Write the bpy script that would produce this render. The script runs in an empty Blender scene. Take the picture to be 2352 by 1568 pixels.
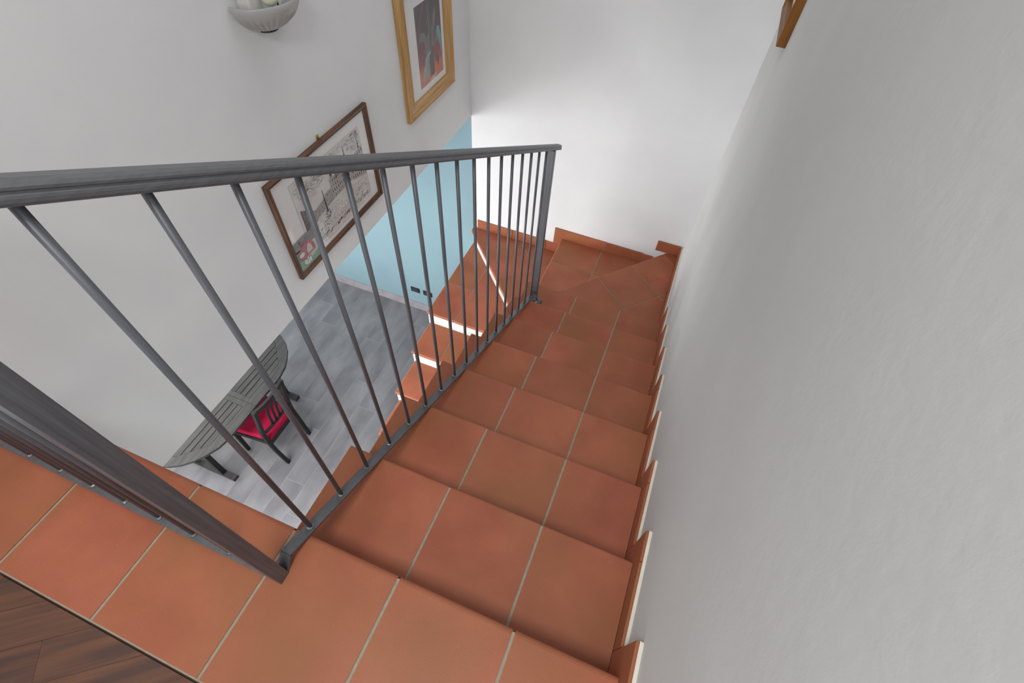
import bpy, bmesh, math, random
from mathutils import Vector, Matrix
random.seed(7)
S = bpy.context.scene
COL = S.collection

# ------------------------------------------------------------------ camera, world, lights, exposure
F = 1139.5527
PITCH, YAW, ROLL = math.radians(53.0558), math.radians(-18.165), math.radians(4.3833)
fw = Vector((math.sin(YAW)*math.cos(PITCH), math.cos(YAW)*math.cos(PITCH), -math.sin(PITCH)))
rt = Vector((math.cos(YAW), -math.sin(YAW), 0)); up = rt.cross(fw)
r2 = rt*math.cos(ROLL)+up*math.sin(ROLL); u2 = -rt*math.sin(ROLL)+up*math.cos(ROLL)
cam_d = bpy.data.cameras.new('camera'); cam = bpy.data.objects.new('camera', cam_d); COL.objects.link(cam)
cam_d.sensor_width = 36; cam_d.lens = F/2352*36; cam_d.clip_start = 0.02
M = Matrix((r2, u2, -fw)).transposed().to_4x4(); M.translation = (0, -0.1802, 1.3893); cam.matrix_world = M
S.camera = cam

w = bpy.data.worlds.new('world'); S.world = w; w.use_nodes = True
w.node_tree.nodes['Background'].inputs[0].default_value = (0.95, 0.97, 1, 1)
w.node_tree.nodes['Background'].inputs[1].default_value = 0.5

def area(name, loc, direction, sx, sy, power, col=(1, 1, 1)):
    l = bpy.data.lights.new(name, 'AREA'); l.shape = 'RECTANGLE'; l.size = sx; l.size_y = sy; l.energy = power; l.color = col
    o = bpy.data.objects.new(name, l); COL.objects.link(o); o.location = loc
    o.rotation_euler = Vector(direction).to_track_quat('-Z', 'Y').to_euler()
    return o
area('ceiling_lamp', (-0.25, -0.75, 2.40), (0, 0, -1), 0.6, 0.6, 29, (1, 0.995, 0.985))
area('upper_window', (-1.50, -1.15, 1.2), (1, 0.0, 0), 1.5, 2.0, 3, (0.97, 0.985, 1))
area('back_fill', (-0.6, -3.9, 1.3), (0, 1, -0.1), 1.6, 1.6, 24, (0.98, 0.99, 1))  # added fill from behind the camera; the back wall has no window
area('stairwell_fill', (-0.45, 2.0, 2.42), (0, 0, -1), 1.2, 1.4, 10, (1, 0.995, 0.99))  # unseen fill added to brighten the far wall; the ceiling has no opening
area('lower_window', (-4.3, 0.9, -1.75), (1, 0.5, 0.12), 3.0, 1.6, 76, (1, 0.995, 0.99))
area('lower_garden_window', (-2.6, -2.2, -1.8), (0, 1, -0.2), 2.2, 1.8, 96, (1, 0.995, 0.99))
area('lower_room_fill', (-2.4, 0.1, -0.7), (0, 0, -1), 0.5, 0.5, 38, (1, 0.99, 0.98))  # fill added to balance the lower room, no fixture there
tl = area('corner_fill', (-3.6, 1.6, -2.2), (3.88, 1.30, 1.45), 0.7, 0.7, 2.6, (1, 0.995, 0.985)); tl.data.spread = math.radians(50)  # added light aimed up to brighten the far right corner, no lamp on the table
S.view_settings.view_transform = 'Standard'; S.view_settings.look = 'None'
S.view_settings.gamma = 1; S.view_settings.use_curve_mapping = False
S.view_settings.exposure = 0.17

# ------------------------------------------------------------------ materials
def lin(c):
    return tuple(((x/255)/12.92 if x/255 <= 0.04045 else ((x/255+0.055)/1.055)**2.4) for x in c)
def mat(name, rgb, rough=0.6, var=0.0, scale=(20, 20, 20), detail=4, rgb2=None, bump=0.0, metal=0.0, rnd=0.0, spec=0.4, lo=0.35, hi=0.65, speck=None, bscale=None):
    m = bpy.data.materials.new(name); m.use_nodes = True; nt = m.node_tree; N = nt.nodes; L = nt.links
    b = N['Principled BSDF']; b.inputs['Roughness'].default_value = rough; b.inputs['Metallic'].default_value = metal
    b.inputs['Specular IOR Level'].default_value = spec
    c = lin(rgb)
    b.inputs['Base Color'].default_value = (*c, 1)
    if rgb2 is None and var == 0 and bump == 0 and rnd == 0: return m
    tc = N.new('ShaderNodeTexCoord'); mp = N.new('ShaderNodeMapping'); mp.inputs['Scale'].default_value = scale
    L.new(tc.outputs['Object'], mp.inputs['Vector'])
    if rnd:
        oi = N.new('ShaderNodeObjectInfo'); ml = N.new('ShaderNodeVectorMath'); ml.operation = 'SCALE'
        L.new(oi.outputs['Random'], ml.inputs['Scale']); ml.inputs[0].default_value = (37, 21, 13)
        L.new(ml.outputs[0], mp.inputs['Location'])
    nz = N.new('ShaderNodeTexNoise'); nz.inputs['Scale'].default_value = 1; nz.inputs['Detail'].default_value = detail
    L.new(mp.outputs[0], nz.inputs['Vector'])
    rp = N.new('ShaderNodeValToRGB'); L.new(nz.outputs['Fac'], rp.inputs[0])
    c2 = lin(rgb2) if rgb2 else tuple(x*(1-var) for x in c)
    rp.color_ramp.elements[0].position = lo; rp.color_ramp.elements[1].position = hi
    rp.color_ramp.elements[0].color = (*c2, 1); rp.color_ramp.elements[1].color = (*c, 1)
    out = rp.outputs[0]
    if speck:
        n2 = N.new('ShaderNodeTexNoise'); n2.inputs['Scale'].default_value = 260; n2.inputs['Detail'].default_value = 2
        L.new(tc.outputs['Object'], n2.inputs['Vector'])
        r3 = N.new('ShaderNodeValToRGB'); r3.color_ramp.elements[0].position = 0.68; r3.color_ramp.elements[1].position = 0.76
        r3.color_ramp.elements[0].color = (0, 0, 0, 1); r3.color_ramp.elements[1].color = (0.55, 0.55, 0.55, 1)
        L.new(n2.outputs['Fac'], r3.inputs[0])
        mx = N.new('ShaderNodeMixRGB'); L.new(r3.outputs[0], mx.inputs[0]); L.new(out, mx.inputs[1]); mx.inputs[2].default_value = (*lin(speck), 1)
        out = mx.outputs[0]
    if rnd:
        hs = N.new('ShaderNodeHueSaturation'); L.new(out, hs.inputs['Color'])
        mr = N.new('ShaderNodeMapRange'); L.new(oi.outputs['Random'], mr.inputs[0])
        mr.inputs[3].default_value = 1-rnd; mr.inputs[4].default_value = 1+rnd
        L.new(mr.outputs[0], hs.inputs['Value']); out = hs.outputs[0]
    L.new(out, b.inputs['Base Color'])
    if bump:
        bp = N.new('ShaderNodeBump'); bp.inputs['Strength'].default_value = bump; bp.inputs['Distance'].default_value = 0.004
        if bscale:
            n3 = N.new('ShaderNodeTexNoise'); n3.inputs['Scale'].default_value = bscale; n3.inputs['Detail'].default_value = 5
            L.new(tc.outputs['Object'], n3.inputs['Vector']); L.new(n3.outputs['Fac'], bp.inputs['Height'])
        else: L.new(nz.outputs['Fac'], bp.inputs['Height'])
        L.new(bp.outputs[0], b.inputs['Normal'])
    return m
WALL = mat('white_plaster', (226, 228, 229), 0.85, rgb2=(220, 221, 223), scale=(2.2, 2.2, 2.2), bump=0.12, bscale=45, spec=0.2)
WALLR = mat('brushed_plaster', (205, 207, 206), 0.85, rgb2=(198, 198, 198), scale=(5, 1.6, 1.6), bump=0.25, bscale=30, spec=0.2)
BLUE = mat('blue_paint', (132, 160, 168), 0.8, rgb2=(128, 154, 165), scale=(2, 2, 2), bump=0.1, bscale=60, spec=0.2)
TERRA = mat('terracotta', (171, 98, 72), 0.5, rgb2=(154, 84, 60), scale=(5, 5, 5), detail=6, rnd=0.07, bump=0.05, bscale=180, speck=(205, 160, 130), spec=0.35)
GROUT = mat('grout', (160, 153, 136), 0.9, var=0.15, scale=(60, 60, 60))
WGROUT = mat('white_mortar', (226, 220, 205), 0.9, var=0.06, scale=(40, 40, 40))
RISER = mat('riser_paint', (222, 222, 220), 0.7)
STEEL = mat('brushed_dark_steel', (102, 103, 107), 0.42, rgb2=(93, 94, 97), scale=(160, 6, 160), metal=0.2, spec=0.5)
STEELV = mat('brushed_steel_upright', (102, 104, 110), 0.36, rgb2=(84, 86, 91), scale=(160, 160, 5), metal=0.2, spec=0.5)
WELD = mat('weld_metal', (150, 150, 148), 0.35, rgb2=(105, 105, 105), scale=(300, 300, 300), metal=0.8)
FLOORT = mat('grey_stone_tile', (126, 125, 128), 0.45, rgb2=(103, 102, 106), scale=(6, 2.5, 6), detail=8, rnd=0.05, spec=0.35)
FGROUT = mat('pale_floor_grout', (176, 174, 172), 0.9)
SKIRT = mat('grey_skirting_tile', (160, 156, 160), 0.5, rgb2=(144, 140, 146), scale=(8, 8, 8))
PARQ = mat('dark_parquet', (98, 58, 32), 0.16, rgb2=(66, 37, 22), scale=(3, 45, 45), detail=7, rnd=0.10, spec=0.5)
PARQB = mat('parquet_joint', (64, 38, 24), 0.6)
DWOOD = mat('weathered_dark_wood', (60, 59, 58), 0.6, rgb2=(41, 40, 39), scale=(60, 5, 60), detail=6, rnd=0.06)
BWOOD = mat('black_stained_wood', (27, 28, 29), 0.5, rgb2=(19, 20, 21), scale=(40, 40, 8))
RED = mat('red_velvet', (160, 8, 56), 0.7, rgb2=(142, 5, 44), scale=(14, 14, 14), spec=0.2)
GOLDH = mat('golden_wood_horizontal', (200, 164, 110), 0.4, rgb2=(166, 124, 72), scale=(70, 3, 70), detail=6)
GOLDV = mat('golden_wood_vertical', (200, 164, 110), 0.4, rgb2=(166, 124, 72), scale=(70, 70, 3), detail=6)
BROWNH = mat('brown_wood_horizontal', (122, 88, 66), 0.45, rgb2=(70, 48, 36), scale=(90, 4, 90), detail=6)
BROWNV = mat('brown_wood_vertical', (122, 88, 66), 0.45, rgb2=(70, 48, 36), scale=(90, 90, 4), detail=6)
CHEST = mat('chestnut_frame', (132, 84, 26), 0.4, rgb2=(110, 66, 18), scale=(60, 60, 4))
MATB = mat('white_mount', (226, 226, 226), 0.85)
PAPER = mat('engraving_paper', (218, 217, 214), 0.85, rgb2=(206, 205, 202), scale=(9, 9, 9))
INK = mat('ink', (60, 58, 58), 0.9)
INKM = mat('ink_mid', (134, 133, 132), 0.9)
INKL = mat('ink_light', (186, 185, 184), 0.9)
BLACKP = mat('black_plastic', (26, 27, 30), 0.35)
GREYP = mat('dark_grey_plastic', (58, 60, 64), 0.4)
WHITEP = mat('white_ceramic', (214, 214, 210), 0.35)
BRASS = mat('brass', (200, 170, 100), 0.3, metal=0.9)
def hue_drift(m, rgb, amount, sc):
    nt = m.node_tree; N = nt.nodes; L = nt.links; b = N['Principled BSDF']; src = b.inputs['Base Color'].links[0].from_socket
    g = N.new('ShaderNodeNewGeometry'); oi = N.new('ShaderNodeObjectInfo'); nz = N.new('ShaderNodeTexNoise'); nz.inputs['Scale'].default_value = sc; nz.inputs['Detail'].default_value = 2
    nz.noise_dimensions = '4D'; ml = N.new('ShaderNodeMath'); ml.operation = 'MULTIPLY'; ml.inputs[1].default_value = 6
    L.new(oi.outputs['Random'], ml.inputs[0]); L.new(ml.outputs[0], nz.inputs['W']); L.new(g.outputs['Position'], nz.inputs['Vector'])
    mr = N.new('ShaderNodeMapRange'); mr.inputs[1].default_value = 0.38; mr.inputs[2].default_value = 0.68; mr.inputs[3].default_value = 0; mr.inputs[4].default_value = amount
    L.new(nz.outputs['Fac'], mr.inputs[0]); mx = N.new('ShaderNodeMixRGB'); L.new(mr.outputs[0], mx.inputs[0]); L.new(src, mx.inputs[1]); mx.inputs[2].default_value = (*lin(rgb), 1)
    L.new(mx.outputs[0], b.inputs['Base Color'])
hue_drift(TERRA, (140, 94, 56), 0.6, 3.0)
def glass(name, rough, col=(1, 1, 1), mixf=0.1):
    m = bpy.data.materials.new(name); m.use_nodes = True; nt = m.node_tree
    for n in list(nt.nodes):
        if n.type == 'BSDF_PRINCIPLED': nt.nodes.remove(n)
    g = nt.nodes.new('ShaderNodeBsdfGlossy'); g.inputs['Roughness'].default_value = rough
    t = nt.nodes.new('ShaderNodeBsdfTransparent'); t.inputs[0].default_value = (*col, 1)
    mx = nt.nodes.new('ShaderNodeMixShader'); mx.inputs[0].default_value = 0.05
    nt.links.new(t.outputs[0], mx.inputs[1]); nt.links.new(g.outputs[0], mx.inputs[2])
    nt.links.new(mx.outputs[0], nt.nodes['Material Output'].inputs[0]); return m
PGLASS = glass('picture_glass', 0.03)
SHADE = mat('frosted_glass', (190, 190, 188), 0.35, spec=0.5)
SHADE.node_tree.nodes['Principled BSDF'].inputs['Transmission Weight'].default_value = 0.25
BULB = mat('bulb_glass', (222, 222, 196), 0.15, spec=0.6)

# ------------------------------------------------------------------ helpers
def link(name, bm, mats, parent=None, loc=None, smooth=False):
    me = bpy.data.meshes.new(name); bmesh.ops.recalc_face_normals(bm, faces=bm.faces[:])
    if smooth:
        for f in bm.faces: f.smooth = True
    bm.to_mesh(me); bm.free()
    o = bpy.data.objects.new(name, me)
    for m in (mats if isinstance(mats, (list, tuple)) else [mats]): me.materials.append(m)
    COL.objects.link(o)
    if parent: o.parent = parent
    if loc: o.location = loc
    return o
def thing(name, label, cat, group=None):
    o = bpy.data.objects.new(name, None); COL.objects.link(o); o.empty_display_size = 0.1
    o['label'] = label; o['category'] = cat
    if group: o['group'] = group
    return o
def tag(o, label, cat, group=None):
    o['label'] = label; o['category'] = cat
    if group: o['group'] = group
    return o
def struct(o): o['kind'] = 'structure'; return o
def box(bm, x0, x1, y0, y1, z0, z1, mi=0):
    v = [bm.verts.new(p) for p in ((x0, y0, z0), (x1, y0, z0), (x1, y1, z0), (x0, y1, z0), (x0, y0, z1), (x1, y0, z1), (x1, y1, z1), (x0, y1, z1))]
    fs = []
    for q in ((3, 2, 1, 0), (4, 5, 6, 7), (0, 1, 5, 4), (1, 2, 6, 5), (2, 3, 7, 6), (3, 0, 4, 7)):
        f = bm.faces.new([v[i] for i in q]); f.material_index = mi; fs.append(f)
    return v
def boxm(*a, bev=0, seg=2):
    bm = bmesh.new(); box(bm, *a)
    if bev: bmesh.ops.bevel(bm, geom=bm.edges[:], offset=bev, segments=seg, affect='EDGES', profile=0.5)
    return bm
def bar(bm, a, b, wx, wy, ref=(0, 0, 1)):
    """rectangular bar from a to b; wx across, wy along ref side"""
    a, b = Vector(a), Vector(b); d = (b-a).normalized(); s = d.cross(Vector(ref)).normalized(); t = s.cross(d)
    vs = []
    for p in (a, b):
        vs += [bm.verts.new(p+s*i*wx/2+t*j*wy/2) for i, j in ((-1, -1), (1, -1), (1, 1), (-1, 1))]
    for q in ((0, 1, 2, 3), (7, 6, 5, 4), (0, 4, 5, 1), (1, 5, 6, 2), (2, 6, 7, 3), (3, 7, 4, 0)): bm.faces.new([vs[i] for i in q])
def tube(bm, pts, r, n=14, cap=True):
    pts = [Vector(p) for p in pts]; rings = []
    for i, p in enumerate(pts):
        d = (pts[min(i+1, len(pts)-1)]-pts[max(i-1, 0)]).normalized()
        ref = Vector((1, 0, 0)) if abs(d.x) < 0.9 else Vector((0, 1, 0))
        s = d.cross(ref).normalized(); t = s.cross(d); rr = r[i] if isinstance(r, (list, tuple)) else r
        rings.append([bm.verts.new(p+(s*math.cos(2*math.pi*k/n)+t*math.sin(2*math.pi*k/n))*rr) for k in range(n)])
    for A, B in zip(rings, rings[1:]):
        for k in range(n): bm.faces.new((A[k], A[(k+1) % n], B[(k+1) % n], B[k])).smooth = True
    if cap: bm.faces.new(rings[0][::-1]); bm.faces.new(rings[-1])
def sweep(bm, rings):
    """rings: list of equal lists of points, closed section"""
    R = [[bm.verts.new(p) for p in r] for r in rings]; n = len(R[0])
    for A, B in zip(R, R[1:]):
        for k in range(n): bm.faces.new((A[k], A[(k+1) % n], B[(k+1) % n], B[k]))
    bm.faces.new(R[0][::-1]); bm.faces.new(R[-1])
def prism(bm, poly, z0, z1):
    lo = [bm.verts.new((x, y, z0)) for x, y in poly]; hi = [bm.verts.new((x, y, z1)) for x, y in poly]
    n = len(poly); bm.faces.new(lo[::-1]); bm.faces.new(hi)
    for i in range(n): bm.faces.new((lo[i], lo[(i+1) % n], hi[(i+1) % n], hi[i]))
def clip(poly, p, n):
    """keep side where (q-p).n >= 0"""
    out = []; m = len(poly)
    for i in range(m):
        a, b = poly[i], poly[(i+1) % m]
        da = (a[0]-p[0])*n[0]+(a[1]-p[1])*n[1]; db = (b[0]-p[0])*n[0]+(b[1]-p[1])*n[1]
        if da >= 0: out.append(a)
        if (da >= 0) != (db >= 0):
            t = da/(da-db); out.append((a[0]+(b[0]-a[0])*t, a[1]+(b[1]-a[1])*t))
    return out
def area2(p): return abs(sum(p[i][0]*p[(i+1) % len(p)][1]-p[(i+1) % len(p)][0]*p[i][1] for i in range(len(p))))/2
def split(polys, p, d, gap=0.006):
    L = math.hypot(*d); n = (-d[1]/L, d[0]/L); out = []
    for q in polys:
        for s in (1, -1):
            c = clip(q, (p[0]+n[0]*s*gap/2, p[1]+n[1]*s*gap/2), (n[0]*s, n[1]*s))
            if len(c) >= 3 and area2(c) > 0.0006: out.append(c)
    return out

H = 0.17; RUN = 0.3167
XL, XR = -0.703, 0.269
XW = -1.555; YF = 3.14; XRW = 0.288; ZF = -3.23; ZB = -0.624; ZC = 2.5

# ------------------------------------------------------------------ the setting
def wallbox(name, *a, m=WALL): return struct(link(name, boxm(*a), m))
wallbox('wall_right', XRW, XRW+0.15, -4, YF+0.15, ZF-0.1, ZC, m=WALLR)
wallbox('wall_far', XW, XRW, YF, YF+0.15, ZF-0.1, ZC)
wallbox('wall_far_lower', -5.2, XW, YF, YF+0.15, ZF-0.1, ZB, m=BLUE)
wallbox('wall_left', XW-0.12, XW, -4, YF+0.15, ZB, ZC)
wallbox('wall_back', XW, XRW, -4.15, -4, 0, ZC)
wallbox('wall_left_lower', -5.35, -5.2, -4, YF+0.15, ZF-0.1, ZB)
wallbox('wall_back_lower', -5.2, XRW, -4.15, -4, ZF-0.1, -0.3)
wallbox('ceiling', XW-0.12, XRW+0.15, -4.15, YF+0.15, ZC, ZC+0.1)
wallbox('ceiling.001', -5.2, XW-0.12, -4, YF, ZB, ZB+0.25)
# floor of the upper room: parquet boards laid on the diagonal
pf = struct(link('floor', boxm(XW, XRW, -4, -0.366, -0.3, -0.006), PARQB))
AD = math.radians(37)
def rot(p): return (p[0]*math.cos(AD)-p[1]*math.sin(AD), p[0]*math.sin(AD)+p[1]*math.cos(AD))
for j in range(-14, 24):
    off = random.uniform(0, 0.9)
    for i in range(-5, 5):
        x0 = i*0.9+off; y0 = j*0.09-1.0
        q = [rot(p) for p in ((x0+0.0003, y0+0.0003), (x0+0.8997, y0+0.0003), (x0+0.8997, y0+0.0897), (x0+0.0003, y0+0.0897))]
        for p_, n_ in (((0, -0.37), (0, -1)), ((XW+0.005, 0), (1, 0)), ((XRW-0.005, 0), (-1, 0)), ((0, -1.35), (0, 1))):
            q = clip(q, p_, n_) if len(q) >= 3 else q
        if len(q) < 3 or area2(q) < 0.0004: continue
        bm = bmesh.new(); cx = sum(p[0] for p in q)/len(q); cy = sum(p[1] for p in q)/len(q)
        iq = [((p[0]-cx)*math.cos(AD)+(p[1]-cy)*math.sin(AD), -(p[0]-cx)*math.sin(AD)+(p[1]-cy)*math.cos(AD)) for p in q]
        prism(bm, iq, -0.006, 0.0)
        o = link('floorboard', bm, PARQ, pf, (cx, cy, 0)); o.rotation_euler.z = AD
# lower floor: long grey tiles, each its own piece
lf = struct(link('floor.001', boxm(-5.2, XRW, -4, YF, ZF-0.1, ZF-0.0012), FGROUT))
for i in range(-12, 8):
    x0 = -2.447+i*0.2015; ph = 2.366-((i+1) % 3)*0.40+random.choice((0, 0.0, 0.13))
    for k in range(-3, 3):
        y0, y1 = ph+k*1.2, ph+(k+1)*1.2
        if y1 < -0.6 or y0 > YF or x0 > -1.35 or x0 < -4.2: continue
        y0 = max(y0, -0.8); y1 = min(y1, YF-0.003)
        if y1-y0 < 0.02: continue
        link('tile', boxm(-0.0995, 0.0995, -(y1-y0)/2+0.0012, (y1-y0)/2-0.0012, -0.008, 0), FLOORT, lf, (x0+0.1007, (y0+y1)/2, ZF))
# skirting of grey tiles along the blue wall
bs = struct(link('baseboard_far', boxm(-4.6, -1.56, YF-0.004, YF, ZF, ZF+0.108), FGROUT))
for i in range(8):
    x0 = -4.3+i*0.405-0.1
    link('tile', boxm(x0+0.001, min(x0+0.404, -1.56), YF-0.012, YF-0.002, ZF, ZF+0.11), SKIRT, bs)

# ------------------------------------------------------------------ staircase
stair = thing('staircase', 'half-turn staircase with terracotta tiled treads and white painted risers', 'staircase')
def tile(parent, poly, z, th=0.02, rounded=(), r=0.011, tl=None):
    """flat tile; rounded = list of (point, normal): edges lying on that line get a bullnose"""
    cx = sum(p[0] for p in poly)/len(poly); cy = sum(p[1] for p in poly)/len(poly)
    bm = bmesh.new(); prism(bm, [(x-cx, y-cy) for x, y in poly], -th, 0)
    es = []
    for e in bm.edges:
        a, b = e.verts
        if a.co.z > -1e-5 and b.co.z > -1e-5:
            for (p, n) in rounded:
                if all(abs((v.co.x+cx-p[0])*n[0]+(v.co.y+cy-p[1])*n[1]) < 0.002 for v in (a, b)): es.append(e)
    if es: bmesh.ops.bevel(bm, geom=es, offset=r, segments=4, affect='EDGES', profile=0.5)
    dz = random.uniform(-0.0006, 0.0004)
    return link('tile', bm, TERRA, parent, (cx, cy, z+dz))
def core(name, poly, z, depth, inset_front=None):
    bm = bmesh.new(); prism(bm, poly, z-depth, z-0.024)
    return link(name, bm, RISER, stair)
def bed(parent, poly, z):
    bm = bmesh.new(); prism(bm, poly, z-0.024, z-0.0028); return link('mortar_bed', bm, GROUT, parent)
def shrink(poly, d):
    cx = sum(p[0] for p in poly)/len(poly); cy = sum(p[1] for p in poly)/len(poly); out = poly
    n = len(poly)
    for i in range(n):
        a, b = poly[i], poly[(i+1) % n]; e = (b[0]-a[0], b[1]-a[1]); L = math.hypot(*e)
        nn = (-e[1]/L, e[0]/L)
        if (cx-a[0])*nn[0]+(cy-a[1])*nn[1] < 0: nn = (-nn[0], -nn[1])
        out = clip(out, (a[0]+nn[0]*d, a[1]+nn[1]*d), nn)
    return out
def rect(x0, x1, y0, y1): return [(x0, y0), (x1, y0), (x1, y1), (x0, y1)]
NOSE = 0.03
# landing row at the top
st = core('step', rect(XW+0.002, XR+0.001, -0.366, -0.04), 0, 0.30)
lp = rect(XW+0.004, XR, -0.362, 0.0)
bed(st, rect(XW+0.005, XR-0.004, -0.3658, -0.007), 0)
pc = [lp]
for x in (-1.252, -0.942, -0.6265, -0.312, 0.005): pc = split(pc, (x, 0), (0, 1), 0.008)
for q in pc: tile(st, q, 0, rounded=[((0, 0), (0, 1))], r=0.014)
# first flight, seven treads
XA, XB = -0.336, -0.018
for k in range(1, 8):
    z = -k*H; y1 = k*RUN; y0 = (k-1)*RUN-0.04
    st = core('step', rect(XL+0.02, XR+0.001, y0, y1-NOSE), z, 0.30)
    poly = rect(XL, XR, y0+0.005, y1)
    bed(st, shrink(poly, 0.005), z)
    pc = [poly]
    for x in (XA+0.02*(0.5-random.random()*0.4)-0.006, XB): pc = split(pc, (x, 0), (0, 1), 0.008)
    for q in pc: tile(st, q, z, rounded=[((0, y1), (0, 1)), ((XL, 0), (1, 0))], r=0.010)
Y7 = 7*RUN-NOSE
# winder 8 (diagonal nosing)
D8 = (0.609, 0.690); P8 = (-0.48, 2.389); n8 = (0.690/0.9203, -0.609/0.9203)
z = -8*H
w8 = clip(rect(-0.703, XR, Y7, YF-0.012), P8, n8)
st = core('step', clip(rect(-0.69, XR+0.001, Y7, YF-0.012), (P8[0]+n8[0]*NOSE, P8[1]+n8[1]*NOSE), n8), z, 0.30)
bed(st, shrink(w8, 0.005), z)
pc = [w8]
E8 = (n8[0], n8[1])
for p in ((-0.471, 2.40), (-0.261, 2.636), (-0.051, 2.871), (0.158, 3.105)): pc = split(pc, p, E8, 0.007)
pc = split(pc, (-0.024, 2.37), (0.296, 0.322), 0.007)
for q in pc: tile(st, q, z, rounded=[(P8, n8)], r=0.010)
# tread 9
z = -9*H
b9 = (P8[0]+n8[0]*NOSE, P8[1]+n8[1]*NOSE)
w9 = clip(rect(XL, XR, Y7, YF-0.012), b9, (-n8[0], -n8[1]))
st = core('step', clip(rect(XL+NOSE, XR, Y7-0.05, YF-0.012), b9, (-n8[0], -n8[1])), z, 0.30)
bed(st, shrink(w9, 0.005), z)
pc = split([w9], (0, 2.826), (1, 0), 0.007); pc = split(pc, (-0.335, 0), (0, 1), 0.007)
for q in pc: tile(st, q, z, rounded=[((XL, 0), (1, 0))], r=0.012)
# winder 10
z = -10*H
P10 = (-1.551, 3.085); d10 = (0.603, -0.658); L10 = math.hypot(*d10); n10 = (0.658/L10, 0.603/L10)
w10 = clip(rect(-1.549, XL+NOSE, Y7, YF-0.012), P10, n10)
st = core('step', clip(rect(XW+0.002, XL+NOSE, Y7-0.02, YF-0.002), (P10[0]+n10[0]*NOSE, P10[1]+n10[1]*NOSE), n10), z, 0.30)
bed(st, shrink(w10, 0.005), z)
pc = [w10]
for p in ((-1.321, 2.837), (-1.10, 2.602), (-0.89, 2.365), (-1.53, 3.066)): pc = split(pc, p, n10, 0.007)
pc = split(pc, (-1.096, 3.133), (0.262, -0.270), 0.007)
for q in pc: tile(st, q, z, rounded=[(P10, n10)], r=0.012)
# second flight
XI = -0.70
b10 = (P10[0]+n10[0]*NOSE, P10[1]+n10[1]*NOSE)
for k in range(11, 19):
    z = -k*H; y0 = 2.15-(k-11)*0.32; y1 = y0+0.32+0.03
    if k == 11:
        y1 = YF-0.012; core_p = clip(rect(XW+0.002, XI, y0+NOSE, YF-0.002), b10, (-n10[0], -n10[1])); poly = clip(rect(-1.547, XI, y0, y1), b10, (-n10[0], -n10[1]))
    else:
        core_p = rect(XW+0.002, XI, y0+NOSE, y1); poly = rect(-1.547, XI, y0, y1)
    st = core('step', core_p, z, 0.30 if k < 18 else -ZF+z+0.0)
    bed(st, shrink(poly, 0.005), z)
    pc = split([poly], (-1.29, 0), (0, 1), 0.007); pc = split(pc, (-0.97, 0), (0, 1), 0.007)
    if k == 11: pc = split(pc, (0, 2.53), (1, 0), 0.007); pc = split(pc, (0, 2.853), (1, 0), 0.007)
    for q in pc: tile(st, q, z, th=0.022, rounded=[((0, y0), (0, 1)), ((-1.547, 0), (1, 0))], r=0.012)

# stepped terracotta skirting, right wall
SK = 0.092
br = bpy.data.objects.new('baseboard_right', None); COL.objects.link(br); struct(br)
OFF = 0.073
for k in range(0, 9):
    z = -k*H; ya = (k-1)*RUN+OFF if k else -0.366; yb = k*RUN+OFF if k < 8 else YF-0.012
    ym = k*RUN-0.02 if k < 8 else ya+0.33
    link('mortar', boxm(0.2785, XRW, ya, yb, z-(H if k < 8 else 0.05), z+SK-0.001, bev=0.0008, seg=1), WGROUT, br)
    spans = [(ya, ym), (ym, yb)] if k < 8 else [(ya, ym), (ym, ym+0.33), (ym+0.33, yb)]
    for i, (a, b) in enumerate(spans):
        zb = z-0.005 if (i == 0 or k == 8) else z-H+SK-0.002
        if i == 1 and k < 8: zb = z-H
        link('tile', boxm(0.2700, 0.2785, a+0.001, b-0.001, zb, z+SK+random.uniform(-.001, .001), bev=0.002), TERRA, br)
# terracotta skirting on the far wall
bf = bpy.data.objects.new('trim_1', None); COL.objects.link(bf); struct(bf)
for (x0, x1, z0, zt) in ((0.086, 0.2695, -8*H, -8*H+0.095), (-0.773, -0.306, -1.606, -9*H+0.095), (-0.302, 0.006, -9*H, -9*H+0.095), (0.010, 0.09, -9*H, -9*H+0.090),
                         (-1.509, -1.165, -10*H, -10*H+0.095), (-1.161, -0.84, -10*H, -10*H+0.095), (-0.836, -0.70, -10*H, -10*H+0.092)):
    link('tile', boxm(x0, x1, YF-0.012, YF-0.001, z0, zt, bev=0.0015), TERRA, bf)

# ------------------------------------------------------------------ railing
rail = thing('railing', 'dark brushed steel railing with round balusters along the terracotta stair edge', 'railing')
SL = -0.5368; XC = -0.593
def zs(y): return SL*y
dirv = Vector((0, 1, SL)).normalized(); upv = Vector((0, -SL, 1)).normalized()
PROF = [(-.014, -.0075), (.014, -.0075), (.0195, -.005), (.0205, -.002), (.0205, .002), (.0195, .005), (.0178, .0063), (.0178, .0085), (.019, .0100), (.019, .0130), (.016, .0165), (.008, .019), (-.008, .019), (-.016, .0165), (-.019, .0130), (-.019, .0100), (-.0178, .0085), (-.0178, .0063), (-.0195, .005), (-.0205, .002), (-.0205, -.002), (-.0195, -.005)]
def hr(name, a, b, side, upd, parent):
    bm = bmesh.new(); a, b = Vector(a), Vector(b); side, upd = Vector(side), Vector(upd); d = (b-a).normalized(); rings = []
    for p, s in ((a, 1.0), (b, 1.0), (b+d*0.010, 0.93), (b+d*0.017, 0.75), (b+d*0.020, 0.45)):
        rings.append([p+side*u*s+upd*v*s for u, v in PROF])
    sweep(bm, rings); return link(name, bm, STEEL, parent)
ZH = 1.066
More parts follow.
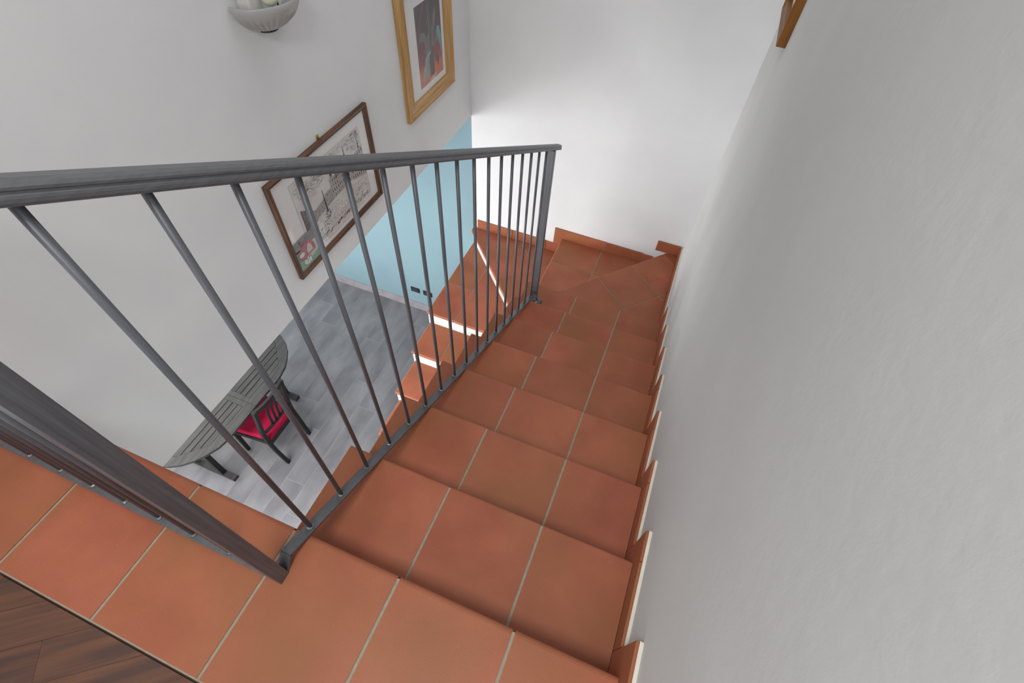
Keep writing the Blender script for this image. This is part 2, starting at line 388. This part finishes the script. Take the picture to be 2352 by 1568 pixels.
# corner post
link('newel_post', boxm(-0.606, -0.575, -0.130, -0.098, 0.0, ZH+0.05, bev=0.0015), STEELV, rail)
hr('handrail', (XC, -0.114, ZH+zs(-0.114)+0.010), (XC, 2.15, ZH+zs(2.15)+0.010), (1, 0, 0), upv, rail)
bm = bmesh.new(); bar(bm, (XC, -0.068, zs(-0.068)+0.006), (XC, 2.025, zs(2.025)+0.006), 0.030, 0.008, (0, 0, 1))
bar(bm, (XC, -0.066, zs(-0.066)+0.006), (XC, -0.098, 0.004), 0.030, 0.008, (0, 0, 1))
base = link('base_rail', bm, STEEL, rail)
for i in range(17):
    y = 0.0175+i*0.1202
    bm = bmesh.new(); tube(bm, [(0, 0, zs(y)+0.006), (0, 0, ZH+zs(y)+0.004)], 0.0062, 14)
    b = link('baluster', bm, STEELV, rail, (XC, y, 0))
    bm = bmesh.new(); n = 10; ring = [[Vector((r*math.cos(2*math.pi*k/n), r*math.sin(2*math.pi*k/n), h+SL*r*math.sin(2*math.pi*k/n)+random.uniform(-.0008, .0008))) for k in range(n)] for r, h in ((0.0115, 0.009), (0.0105, 0.013), (0.0062, 0.0165))]
    sweep(bm, ring); link('weld', bm, WELD, b, (0, 0, zs(y)))
# lower newel post with its foot
p2 = link('newel_post', boxm(-0.615, -0.575, 2.026, 2.056, -7*H+0.0, ZH+zs(2.05)+0.010, bev=0.0015), STEELV, rail)
bm = bmesh.new(); tube(bm, [(-0.556, 2.012, -1.165), (-0.556, 2.018, -1.165), (-0.556, 2.046, -1.165), (-0.556, 2.05, -1.165)], [0.017, 0.021, 0.021, 0.019], 16); box(bm, -0.578, -0.55, 2.022, 2.042, -1.172, -1.158)
link('foot_bolt', bm, STEEL, p2)
# landing railing: base bar, balusters, handrail
link('base_rail', boxm(-1.545, -0.606, -0.129, -0.099, 0.003, 0.011, bev=0.001), STEEL, rail)
for i in range(8):
    x = -0.741-i*0.1143
    if x < -1.54: continue
    bm = bmesh.new(); tube(bm, [(0, 0, 0.008), (0, 0, 1.055)], 0.0062, 14); b = link('baluster', bm, STEELV, rail, (x, -0.114, 0))
    bm = bmesh.new(); n = 10
    sweep(bm, [[Vector((r*math.cos(2*math.pi*k/n), r*math.sin(2*math.pi*k/n), h+random.uniform(-.0008, .0008))) for k in range(n)] for r, h in ((0.0115, 0.0105), (0.0105, 0.0145), (0.0062, 0.018))]); link('weld', bm, WELD, b)
hr('handrail', (-1.55, -0.114, 1.065), (-0.60, -0.114, 1.065), (0, 1, 0), (0, 0, 1), rail)

# ------------------------------------------------------------------ pictures on the left wall
def frame_side(parent, corners_out, corners_in, prof, m, nx):
    """mitred moulding between outer edge (2 pts) and inner edge (2 pts) on a wall; prof = [(t 0 outer..1 inner, height)]"""
    bm = bmesh.new(); rings = []
    for o, i in zip(corners_out, corners_in):
        o, i = Vector(o), Vector(i); rings.append([o+(i-o)*t+Vector((nx*h, 0, 0)) for t, h in prof])
    sweep(bm, rings); return link('frame_side', bm, m, parent)
def picture(root, xw, nx, y0, y1, z0, z1, wd, prof, mh, mv, tilt=0):
    O = [(xw, y0, z0), (xw, y1, z0), (xw, y1, z1), (xw, y0, z1)]
    I = [(xw, y0+wd, z0+wd), (xw, y1-wd, z0+wd), (xw, y1-wd, z1-wd), (xw, y0+wd, z1-wd)]
    for k in range(4):
        frame_side(root, (O[k], O[(k+1) % 4]), (I[k], I[(k+1) % 4]), prof, mh if k % 2 == 0 else mv, nx)
# --- etching
et = thing('framed_etching', 'wide framed black and white engraving of a city square with brown frame', 'picture')
ex = XW+0.001
EP = [(0, 0), (0, 0.019), (0.12, 0.023), (0.30, 0.023), (0.42, 0.018), (0.62, 0.018), (0.72, 0.014), (0.92, 0.014), (1, 0.009), (1, 0)]
picture(et, ex, 1, 1.078, 1.853, -0.460, 0.082, 0.026, EP, BROWNH, BROWNV)
link('mount', boxm(ex, ex+0.005, 1.095, 1.836, -0.443, 0.065), MATB, et)
pr = bmesh.new()
px = ex+0.0056
def quad(bm, y0, z0, y1, z1, wd, mi, x=px+0.0004):
    d = Vector((0, y1-y0, z1-z0)); L = d.length
    if L < 1e-6: return
    n = Vector((0, -d.z, d.y))/L*wd/2; a = Vector((x, y0, z0)); b = Vector((x, y1, z1))
    f = bm.faces.new([bm.verts.new(p) for p in (a-n, b-n, b+n, a+n)]); f.material_index = mi
def polyf(bm, pts, mi, x=px+0.0002):
    f = bm.faces.new([bm.verts.new((x, y, z)) for y, z in pts]); f.material_index = mi
PY0, PY1, PZ0, PZ1 = 1.205, 1.762, -0.385, 0.0
box(pr, ex+0.004, px, PY0, PY1, PZ0-0.03, PZ1, 0)
W_, H_ = PY1-PY0, PZ1-PZ0
def uv(u, v): return PY0+u*W_, PZ0+v*H_
def ln(u0, v0, u1, v1, wd=0.0008, mi=1):
    a = uv(min(max(u0, 0), 1), min(max(v0, 0), 1)); b = uv(min(max(u1, 0), 1), min(max(v1, 0), 1)); quad(pr, a[0], a[1], b[0], b[1], wd, mi)
rnd = random.Random(3)
for (a, b, c, d) in ((0, 0, 1, 0), (0, 1, 1, 1), (0, 0, 0, 1), (1, 0, 1, 1)): ln(a, b, c, d, 0.0012, 2)
# sky: clouds of short hatching
for (cu, cv, ru, rv, n, mi) in ((0.10, 0.86, 0.10, 0.12, 90, 2), (0.28, 0.80, 0.12, 0.10, 150, 2), (0.40, 0.88, 0.08, 0.08, 120, 2), (0.72, 0.93, 0.20, 0.07, 130, 3), (0.88, 0.86, 0.12, 0.12, 150, 2), (0.16, 0.68, 0.12, 0.05, 60, 3), (0.52, 0.96, 0.3, 0.04, 90, 3), (0.93, 0.95, 0.07, 0.05, 80, 2)):
    for _ in range(n):
        a = rnd.uniform(0, 6.283); r = math.sqrt(rnd.random()); u = cu+ru*r*math.cos(a); v = cv+rv*r*math.sin(a); L = rnd.uniform(.01, .035); g = rnd.uniform(-.5, .8)
        if 0 < u < .96 and 0 < v < .98: ln(u, v, u+L, v+L*g*0.6, rnd.uniform(.0007, .0016), mi)
# building blocks along the square: skyline by (u0,u1,v0,v1 heights)
def facade(u0, u1, b0, b1, t0, t1, cols, rows, mi_bg=3):
    P = lambda s, t: uv(u0+(u1-u0)*s, (b0+(b1-b0)*s)*(1-t)+(t0+(t1-t0)*s)*t)
    polyf(pr, [P(0, 0), P(1, 0), P(1, 1), P(0, 1)], mi_bg)
    for r in range(rows+1):
        a, b = P(0, r/rows), P(1, r/rows); quad(pr, *a, *b, 0.0011, 1)
    for c in range(cols+1):
        a, b = P(c/cols, 0), P(c/cols, 1); quad(pr, *a, *b, 0.0006, 1)
    for r in range(rows):
        for c in range(cols):
            a = P((c+.5)/cols, (r+.22)/rows); b = P((c+.5)/cols, (r+.78)/rows); quad(pr, *a, *b, abs(u1-u0)*W_/cols*0.32, 1 if rnd.random() < .5 else 2, px+0.0006)
facade(0.20, 0.36, 0.34, 0.36, 0.46, 0.52, 8, 3)
facade(0.36, 0.46, 0.36, 0.38, 0.55, 0.56, 5, 3)
facade(0.46, 0.58, 0.38, 0.39, 0.68, 0.66, 4, 4)
facade(0.58, 0.70, 0.39, 0.40, 0.62, 0.62, 5, 3)
facade(0.70, 0.78, 0.40, 0.40, 0.72, 0.70, 3, 4)
facade(0.78, 1.0, 0.38, 0.30, 0.68, 0.74, 7, 4)
facade(0.03, 0.13, 0.22, 0.27, 0.62, 0.55, 5, 6, 2)
facade(0.13, 0.20, 0.29, 0.32, 0.50, 0.47, 5, 4, 3)
for (uc, vb, ht, wd) in ((0.50, 0.68, 0.22, 0.030), (0.735, 0.71, 0.22, 0.028), (0.95, 0.72, 0.16, 0.022)):
    for j in range(8):
        t = j/8; w1 = wd*(1-t)**1.1; quad(pr, *uv(uc, vb+ht*t), *uv(uc, vb+ht*(t+.125)), w1*W_+0.0006, 1 if j % 2 else 2, px+0.0007)
polyf(pr, [uv(0.60+0.055*math.cos(a*math.pi/10), 0.62+0.20*math.sin(a*math.pi/10)) for a in range(11)], 2, px+0.0005)
for a in range(9): ln(0.60+0.05*math.cos(a*math.pi/8), 0.62, 0.60+0.02*math.cos(a*math.pi/8), 0.62+0.19*math.sin(a*math.pi/8)**.5, 0.0007)
# fountain needle
polyf(pr, [uv(0.335, 0.30), uv(0.352, 0.30), uv(0.346, 0.62), uv(0.343, 0.64), uv(0.340, 0.62)], 1, px+0.0008)
for _ in range(60):
    a = rnd.uniform(0, 6.283); u = 0.345+0.03*math.cos(a); v = 0.27+0.05*math.sin(a); ln(u, v, u+rnd.uniform(-.015, .015), v+rnd.uniform(-.03, .03), 0.0012)
# ground hatching and crowd
for _ in range(420):
    u = rnd.uniform(0.02, .97); v = rnd.uniform(0.02, .34); L = rnd.uniform(.015, .06); ln(u, v, u+L, v+L*0.10, rnd.uniform(.0005, .001), rnd.choice((2, 3, 3)))
for _ in range(230):
    u = rnd.uniform(0.05, .97); v = rnd.gauss(0.16, .07)
    if 0.01 < v < .32: ln(u, v, u+rnd.uniform(-.004, .004), v+rnd.uniform(.008, .024), rnd.uniform(.0012, .0026), rnd.choice((1, 2)))
for _ in range(160):
    u = rnd.uniform(0, .98); v = rnd.uniform(0.0, .06); ln(u, v, u+rnd.uniform(.01, .04), v+rnd.uniform(-.01, .02), rnd.uniform(.001, .002), 1)
for _ in range(70):
    u = rnd.uniform(0.0, .2); v = rnd.uniform(0.05, .25); ln(u, v, u+0.02, v+rnd.uniform(-.02, .04), .0012, 1)
for _ in range(70):     # caption line below the plate
    u = 0.12+0.78*rnd.random(); quad(pr, *uv(u, -0.045), *uv(u+0.008, -0.045+rnd.uniform(-.01, .01)), 0.0012, 2)
link('print', pr, [PAPER, INK, INKM, INKL], et)
link('glass', boxm(ex+0.0068, ex+0.0080, 1.10, 1.831, -0.438, 0.060), PGLASS, et)
# small card tucked in the frame corner
cb = bmesh.new(); cx_ = ex+0.0084; Y0, Z0 = 1.105, -0.434
CW, CH = 0.155, 0.185
CARD = [mat('card_grey', (140, 140, 140), .6, var=.2, scale=(60, 60, 60)), mat('card_green', (136, 168, 146), .6, var=.15, scale=(50, 50, 50)), mat('card_pink', (178, 124, 134), .6, var=.2, scale=(50, 50, 50)), mat('card_white', (206, 206, 204), .6), INK, mat('card_sand', (188, 186, 180), .6)]
box(cb, cx_-0.0003, cx_, Y0, Y0+CW, Z0, Z0+CH*0.93, 5)
def cpoly(pts, mi, lay): polyf(cb, [(Y0+a*CW, Z0+b*CH) for a, b in pts], mi, cx_+0.0002*lay)
cpoly([(0, .62), (1, .60), (1, .90), (.93, .93), (.9, 1.0), (.86, .93), (.5, .94), (0, .93)], 0, 1)
cpoly([(0, 0), (1, 0), (1, .26), (.8, .2), (.5, .16), (0, .3)], 1, 1)
cpoly([(0.02, .30), (.42, .22), (.42, .62), (0.02, .66)], 0, 1)
arch = [(.50+.36*math.cos(a*math.pi/12), .42+.33*math.sin(a*math.pi/12)) for a in range(13)]
cpoly(arch+[(.14, .30), (.86, .30)][::-1][::-1], 2, 2)
cpoly([(.60+.13*math.cos(a*math.pi/10), .36+.26*math.sin(a*math.pi/10)) for a in range(11)], 5, 3)
cpoly([(.42+.22*math.cos(a*math.pi/8), .18+.11*math.sin(a*math.pi/8)) for a in range(16)], 3, 4)
cpoly([(.22+.12*math.cos(a*math.pi/8), .46+.07*math.sin(a*math.pi/8)) for a in range(16)], 3, 4)
for _ in range(26):
    a = rnd.uniform(.28, .62); b = rnd.uniform(.1, .3)
    quad(cb, Y0+a*CW, Z0+b*CH, Y0+(a+rnd.uniform(-.06, .06))*CW, Z0+(b+rnd.uniform(-.06, .06))*CH, .0018, 4, cx_+0.0011)
for _ in range(14):
    a = rnd.uniform(.1, .6); b = rnd.uniform(.68, .85)
    quad(cb, Y0+a*CW, Z0+b*CH, Y0+(a+.05)*CW, Z0+(b+rnd.uniform(-.03, .03))*CH, .002, 4, cx_+0.0009)
tag(link('postcard', cb, CARD), 'small coloured card with pink arch and green ground tucked in lower corner of engraving', 'card')
# brass hook above the etching
bm = bmesh.new(); tube(bm, [(XW, 1.474, 0.094), (XW+0.010, 1.474, 0.090), (XW+0.014, 1.474, 0.096)], 0.0022, 8); box(bm, XW, XW+0.003, 1.466, 1.482, 0.084, 0.104)
tag(link('picture_hook', bm, BRASS), 'tiny brass hook on the wall above the engraving', 'hook')

# --- golden frame
gp = thing('framed_print', 'tall framed print of pale leaves over red and grey in golden wooden frame', 'picture')
GP = [(0, 0), (0, 0.022), (0.06, 0.030), (0.16, 0.033), (0.22, 0.030), (0.26, 0.026), (0.40, 0.021), (0.60, 0.018), (0.76, 0.019), (0.80, 0.023), (0.88, 0.022), (0.92, 0.015), (1, 0.012), (1, 0)]
GY0, GY1, GZ0, GZ1 = 2.240, 2.838, -0.232, 0.470
picture(gp, ex, 1, GY0, GY1, GZ0, GZ1, 0.082, GP, GOLDH, GOLDV)
link('mount', boxm(ex, ex+0.006, GY0+0.07, GY1-0.07, GZ0+0.07, GZ1-0.07), MATB, gp)
pb = bmesh.new(); AY0, AY1, AZ0, AZ1 = 2.428, 2.722, -0.112, 0.320
AW, AH = AY1-AY0, AZ1-AZ0; ax = ex+0.0066
def grad_mat():
    m = bpy.data.materials.new('print_ground'); m.use_nodes = True; nt = m.node_tree; b = nt.nodes['Principled BSDF']; b.inputs['Roughness'].default_value = .8
    tc = nt.nodes.new('ShaderNodeTexCoord'); sp = nt.nodes.new('ShaderNodeSeparateXYZ'); nt.links.new(tc.outputs['Object'], sp.inputs[0])
    mr = nt.nodes.new('ShaderNodeMapRange'); mr.inputs[1].default_value = AZ0; mr.inputs[2].default_value = AZ1; nt.links.new(sp.outputs['Z'], mr.inputs[0])
    nz = nt.nodes.new('ShaderNodeTexNoise'); nz.inputs['Scale'].default_value = 22; nt.links.new(tc.outputs['Object'], nz.inputs['Vector'])
    ad = nt.nodes.new('ShaderNodeMath'); ad.operation = 'MULTIPLY_ADD'; nt.links.new(nz.outputs['Fac'], ad.inputs[0]); ad.inputs[1].default_value = .24; nt.links.new(mr.outputs[0], ad.inputs[2])
    rp = nt.nodes.new('ShaderNodeValToRGB'); e = rp.color_ramp.elements
    e[0].position = .1; e[0].color = (*lin((196, 122, 100)), 1); e[1].position = 1; e[1].color = (*lin((92, 90, 92)), 1)
    for p, c in ((.28, (208, 122, 92)), (.42, (150, 92, 98)), (.62, (124, 88, 98)), (.76, (102, 94, 98))):
        k = e.new(p); k.color = (*lin(c), 1)
    nt.links.new(ad.outputs[0], rp.inputs[0]); nt.links.new(rp.outputs[0], b.inputs['Base Color']); return m
PM = [grad_mat(), mat('leaf_grey', (126, 126, 124), .8), mat('leaf_dark', (104, 104, 104), .8), mat('leaf_teal', (122, 172, 160), .8), mat('leaf_blue', (132, 152, 176), .8), mat('leaf_line', (170, 170, 166), .8), mat('leaf_sand', (202, 178, 152), .8), mat('mauve', (140, 92, 106), .8)]
box(pb, ex+0.004, ax, AY0, AY1, AZ0, AZ1, 0)
def gpoly(pts, mi, lay): polyf(pb, [(AY0+a*AW, AZ0+b*AH) for a, b in pts], mi, ax+0.00015*lay)
def gl(a, b, c, d, wd, mi, lay): quad(pb, AY0+a*AW, AZ0+b*AH, AY0+c*AW, AZ0+d*AH, wd, mi, ax+0.00015*lay)
gpoly([(.05, .62), (.12, .78), (.30, .98), (.38, .98), (.18, .80), (.10, .60)], 7, 1)
gpoly([(.44, .05), (.62, .05), (.62, .35), (.60, .62), (.48, .70), (.44, .5)], 2, 1)
gpoly([(.34, .30), (.42, .36), (.50, .36), (.52, .62), (.44, .60), (.38, .58), (.28, .66), (.16, .68), (.06, .56), (.18, .58), (.28, .54), (.30, .40)], 1, 2)
gpoly([(.52, .36), (.58, .52), (.60, .62), (.68, .78), (.82, .88), (.78, .72), (.70, .60), (.66, .50)], 1, 2)
gpoly([(.58, .44), (.72, .50), (.82, .62), (.92, .60), (.98, .46), (.96, .30), (.92, .18), (.90, .36), (.84, .44), (.74, .44), (.64, .40)], 1, 3)
gpoly([(.78, .56), (.84, .625), (.92, .60), (.98, .46), (.95, .34), (.93, .24), (.91, .40), (.86, .46)], 3, 4)
gpoly([(.80, .53), (.90, .53), (.91, .47), (.82, .49)], 4, 5)
gpoly([(.54, .38), (.46, .34), (.34, .34), (.30, .22), (.20, .16), (.10, .02), (.12, .10), (.16, .20), (.24, .26), (.28, .34), (.40, .38)], 5, 3)
gpoly([(.44, .34), (.34, .34), (.28, .20), (.16, .14), (.10, .02), (.22, .10), (.34, .08), (.38, .12)], 3, 4)
gpoly([(.36, .30), (.42, .28), (.38, .18), (.28, .18)], 4, 5)
gpoly([(.66, .26), (.78, .30), (.84, .22), (.80, .10), (.76, .18), (.68, .20)], 2, 3)
gpoly([(.36, .0), (.60, .0), (.70, .06), (.50, .05)], 6, 2)
for (a, b, c, d) in ((.46, .96, .50, .66), (.52, .98, .60, .60), (.42, .80, .50, .60), (.50, .80, .54, .62), (.49, .90, .52, .70)): gl(a, b, c, d, .0016, 5, 5)
link('print', pb, PM, gp)
link('glass', boxm(ex+0.0078, ex+0.0090, GY0+0.068, GY1-0.068, GZ0+0.068, GZ1-0.068), PGLASS, gp)

# --- frame on the right wall, seen edge-on
rp_ = thing('framed_picture', 'chestnut brown framed picture seen edge on, high on the right wall', 'picture')
RP = [(0, 0), (0, 0.039), (0.10, 0.040), (0.3, 0.034), (0.45, 0.030), (0.7, 0.030), (0.8, 0.034), (0.92, 0.033), (1, 0.022), (1, 0)]
picture(rp_, XRW-0.001, -1, 2.409, 2.880, 0.488, 1.06, 0.055, RP, CHEST, CHEST)
link('mount', boxm(XRW-0.012, XRW-0.001, 2.45, 2.84, 0.53, 1.02), MATB, rp_)
link('glass', boxm(XRW-0.0155, XRW-0.0145, 2.455, 2.835, 0.535, 1.015), PGLASS, rp_)

# ------------------------------------------------------------------ wall lamp
lampo = thing('wall_lamp', 'fluted frosted glass bowl wall lamp with bare bulb inside, on white wall', 'lamp')
LY, LZ = 1.379, 0.676
bm = bmesh.new(); NA = 96; rings = []
prof = [(0.034, -0.092), (0.054, -0.088), (0.070, -0.080), (0.086, -0.070), (0.100, -0.059), (0.112, -0.048), (0.123, -0.036), (0.132, -0.024), (0.140, -0.008), (0.146, 0.010)]
def lampring(r, zz, fl):
    out = []
    for k in range(NA+1):
        a = -math.pi/2+math.pi*k/NA; rr = r*(1+fl*math.cos(k*math.pi/NA*34+zz*38)); out.append(Vector((XW+0.006+rr*math.cos(a)*0.97, LY+rr*math.sin(a)*1.0, LZ+zz)))
    return out
for (r, zz) in prof: rings.append(lampring(r, zz, 0.04 if zz < -0.045 else (0.018 if zz < -0.03 else 0.0)))
inner = [lampring(r-0.005, zz+0.003, 0) for (r, zz) in prof[::-1]]
allr = rings+inner
VR = [[bm.verts.new(p) for p in r] for r in allr]
for A, B in zip(VR, VR[1:]):
    for k in range(NA): bm.faces.new((A[k], A[k+1], B[k+1], B[k])).smooth = True
link('lamp_shade', bm, SHADE, lampo)
bm = bmesh.new(); rr = [[Vector((XW+0.006+r*math.cos(-math.pi/2+math.pi*k/20), LY+r*math.sin(-math.pi/2+math.pi*k/20), LZ+zz)) for k in range(21)] for r, zz in ((0.038, -0.092), (0.040, -0.098), (0.036, -0.101), (0.01, -0.101))]
VR = [[bm.verts.new(p) for p in r] for r in rr]
for A, B in zip(VR, VR[1:]):
    for k in range(20): bm.faces.new((A[k], A[k+1], B[k+1], B[k]))
link('ring', bm, BLACKP, lampo)
hb = boxm(XW, XW+0.055, LY-0.100, LY-0.038, LZ-0.030, LZ+0.095, bev=0.006)
hold = link('lamp_holder', hb, WHITEP, lampo)
bm = bmesh.new()
hx = XW+0.0556
for i in range(4):
    for j in range(5):
        if rnd.random() < .85: quad(bm, LY-0.066+j*0.007, LZ+0.055-i*0.009, LY-0.066+j*0.007+0.005, LZ+0.055-i*0.009, 0.004, 0, hx)
for k in range(10):
    a, b = k*2*math.pi/10, (k+1)*2*math.pi/10
    quad(bm, LY-0.083+0.007*math.cos(a), LZ+0.035+0.009*math.sin(a), LY-0.083+0.007*math.cos(b), LZ+0.035+0.009*math.sin(b), 0.0022, 0, hx)
quad(bm, LY-0.083, LZ+0.031, LY-0.083, LZ+0.039, 0.003, 0, hx)
link('print', bm, INK, hold)
bm = bmesh.new(); bmesh.ops.create_uvsphere(bm, u_segments=20, v_segments=14, radius=0.030)
for f in bm.faces: f.smooth = True
link('bulb', bm, BULB, lampo, (XW+0.085, LY-0.030, LZ+0.026))
bm = bmesh.new(); tube(bm, [(XW+0.03, LY-0.01, LZ+0.07), (XW+0.06, LY+0.012, LZ+0.06), (XW+0.065, LY+0.022, LZ+0.03), (XW+0.06, LY+0.028, LZ-0.03)], 0.0028, 8); link('cable', bm, BLACKP, lampo)

# ------------------------------------------------------------------ sockets on the blue wall
for (x0, lab) in ((-2.371, 'black wall socket plate on blue wall, farther from the stair'), (-2.212, 'black wall socket plate on blue wall, nearer the stair')):
    s = thing('wall_socket', lab, 'socket', 'socket plates on the blue wall')
    link('plate', boxm(x0, x0+0.113, YF-0.009, YF, -2.943, -2.870, bev=0.005), BLACKP, s)
    for j in range(3): link('module', boxm(x0+0.021+j*0.0245, x0+0.0435+j*0.0245, YF-0.0105, YF-0.006, -2.929, -2.884, bev=0.001), GREYP, s)

# ------------------------------------------------------------------ table
tab = thing('garden_table', 'dark weathered wooden table with slatted rounded top on the grey tiles', 'table')
CX, CY = -3.155, 1.048; ZT = ZF+0.74; TH = 0.026
half = [(-2.693, 0.0), (-2.693, 0.20), (-2.696, 0.33), (-2.716, 0.43), (-2.760, 0.52), (-2.815, 0.60), (-2.885, 0.668), (-2.96, 0.714), (-3.03, 0.737), (-3.10, 0.748), (-3.155, 0.751)]
def mirror(h): return h+[(2*CX-x, y) for x, y in h[::-1][1:]]
outl = mirror(half)
fld_in = [(-2.79, 0.046), (-2.79, 0.441), (-2.977, 0.632), (-3.333, 0.632), (-3.52, 0.441), (-3.52, 0.046)]
for s in (1, -1):
    O = [(x, CY+s*(y if y > 0 else 0.0012)) for x, y in outl]; I = [(x, CY+s*y) for x, y in fld_in]
    bm = bmesh.new(); es = []
    for loop in (O, I):
        v = [bm.verts.new((x, y, ZT)) for x, y in loop]; es += [bm.edges.new((v[i], v[(i+1) % len(v)])) for i in range(len(v))]
    bmesh.ops.triangle_fill(bm, edges=es, use_beauty=True)
    r = bmesh.ops.extrude_face_region(bm, geom=bm.faces[:])
    for v in r['geom']:
        if isinstance(v, bmesh.types.BMVert): v.co.z -= TH
    link('tabletop_frame', bm, DWOOD, tab)
    fieldp = shrink(I, 0.002)
    for j in range(14):
        x0 = -3.517+j*0.0519
        q = clip(clip(fieldp, (x0+0.0035, 0), (1, 0)), (x0+0.0484, 0), (-1, 0))
        if len(q) < 3: continue
        c = (sum(p[0] for p in q)/len(q), sum(p[1] for p in q)/len(q)); bm = bmesh.new(); prism(bm, [(p[0]-c[0], p[1]-c[1]) for p in q], -0.022, -0.001)
        link('slat', bm, DWOOD, tab, (c[0], c[1], ZT))
for s in (1, -1):
    y = CY+s*0.467
    bm = bmesh.new(); box(bm, -3.44, -2.853, y-0.028, y+0.028, ZF, ZF+0.045)
    link('foot', bm, DWOOD, tab)
    for x in (-3.31, -3.0): link('leg', boxm(x-0.028, x+0.028, y-0.022, y+0.022, ZF+0.045, ZT-TH), BWOOD, tab)
    link('cleat', boxm(-3.47, -2.84, y-0.02, y+0.02, ZT-TH-0.045, ZT-TH), BWOOD, tab)
link('stretcher', boxm(-3.18, -3.13, CY-0.467, CY+0.467, ZF+0.28, ZF+0.34), BWOOD, tab)

# ------------------------------------------------------------------ chair
ch = thing('dining_chair', 'black wooden chair with padded crimson seat tucked under the slatted table', 'chair')
ZS = ZF+0.425
for s, y in ((0, 0.905), (1, 1.234)):
    yt = 0.915 if s == 0 else 1.246; ys = 0.897 if s == 0 else 1.245
    pts = [(-2.524, y, ZF), (-2.565, ys, ZF+0.26), (-2.580, ys, ZF+0.44), (-2.570, ys, ZF+0.58), (-2.495, yt, ZF+0.99)]
    bm = bmesh.new(); rings = []
    for i, p in enumerate(pts):
        hx_ = 0.017; hy = 0.016
        rings.append([Vector((p[0]+a*hx_, p[1]+b*hy, p[2])) for a, b in ((-1, -1), (1, -1), (1, 1), (-1, 1))])
    sweep(bm, rings); link('rear_leg', bm, BWOOD, ch)
for y in (0.868, 1.272):
    bm = bmesh.new(); sweep(bm, [[Vector((x+a*w_, y+b*w_, z)) for a, b in ((-1, -1), (1, -1), (1, 1), (-1, 1))] for x, z, w_ in ((-2.957, ZF, 0.015), (-2.952, ZF+0.40, 0.019))]); link('front_leg', bm, BWOOD, ch)
bm = bmesh.new(); bar(bm, (-2.575, 0.91, ZS-0.04), (-2.575, 1.235, ZS-0.04), 0.022, 0.065); link('seat_rail', bm, BWOOD, ch)
bm = bmesh.new(); bar(bm, (-2.952, 0.885, ZS-0.04), (-2.952, 1.255, ZS-0.04), 0.022, 0.055); link('seat_rail', bm, BWOOD, ch)
for a, b in ((0.868, 0.899), (1.272, 1.243)):
    bm = bmesh.new(); bar(bm, (-2.945, a, ZS-0.035), (-2.585, b, ZS-0.035), 0.022, 0.05); link('seat_rail', bm, BWOOD, ch)
bm = bmesh.new(); prism(bm, [(-2.968, 0.862), (-2.968, 1.278), (-2.585, 1.236), (-2.565, 1.222), (-2.565, 0.920), (-2.585, 0.906)], ZS-0.012, ZS+0.030)
bmesh.ops.bevel(bm, geom=[e for e in bm.edges if all(v.co.z > ZS for v in e.verts)], offset=0.022, segments=4, affect='EDGES', profile=0.5)
link('seat', bm, RED, ch, smooth=False)
def crest(z0, z1, xa, sag, th, ya=0.925, yb=1.236):
    bm = bmesh.new(); rings = []
    for i in range(9):
        t = i/8; y = ya+(yb-ya)*t; x = xa+sag*4*t*(1-t)
        rings.append([Vector((x-th/2+dx, y, z0)) if q == 0 else Vector((x+th/2+dx, y, z0)) if q == 1 else Vector((x+th/2+dx2, y, z1)) if q == 2 else Vector((x-th/2+dx2, y, z1)) for q, dx, dx2 in ((0, 0, 0), (1, 0, 0), (2, 0, .008), (3, 0, .008))])
    sweep(bm, rings); return bm
link('crest_rail', crest(ZF+0.945, ZF+0.995, -2.499, 0.022, 0.022), BWOOD, ch)
link('back_rail', crest(ZF+0.54, ZF+0.575, -2.574, 0.012, 0.02), BWOOD, ch)
for i in range(4):
    t = 0.30+i*0.155; y = 0.925+0.311*t; k = 4*t*(1-t)
    bm = bmesh.new(); sweep(bm, [[Vector((x+a*.005, y+b*.011, z)) for a, b in ((-1, -1), (1, -1), (1, 1), (-1, 1))] for x, z in ((-2.574+.012*k, ZF+0.56), (-2.545+.018*k, ZF+0.75), (-2.499+.022*k, ZF+0.955))])
    link('back_slat', bm, BWOOD, ch)
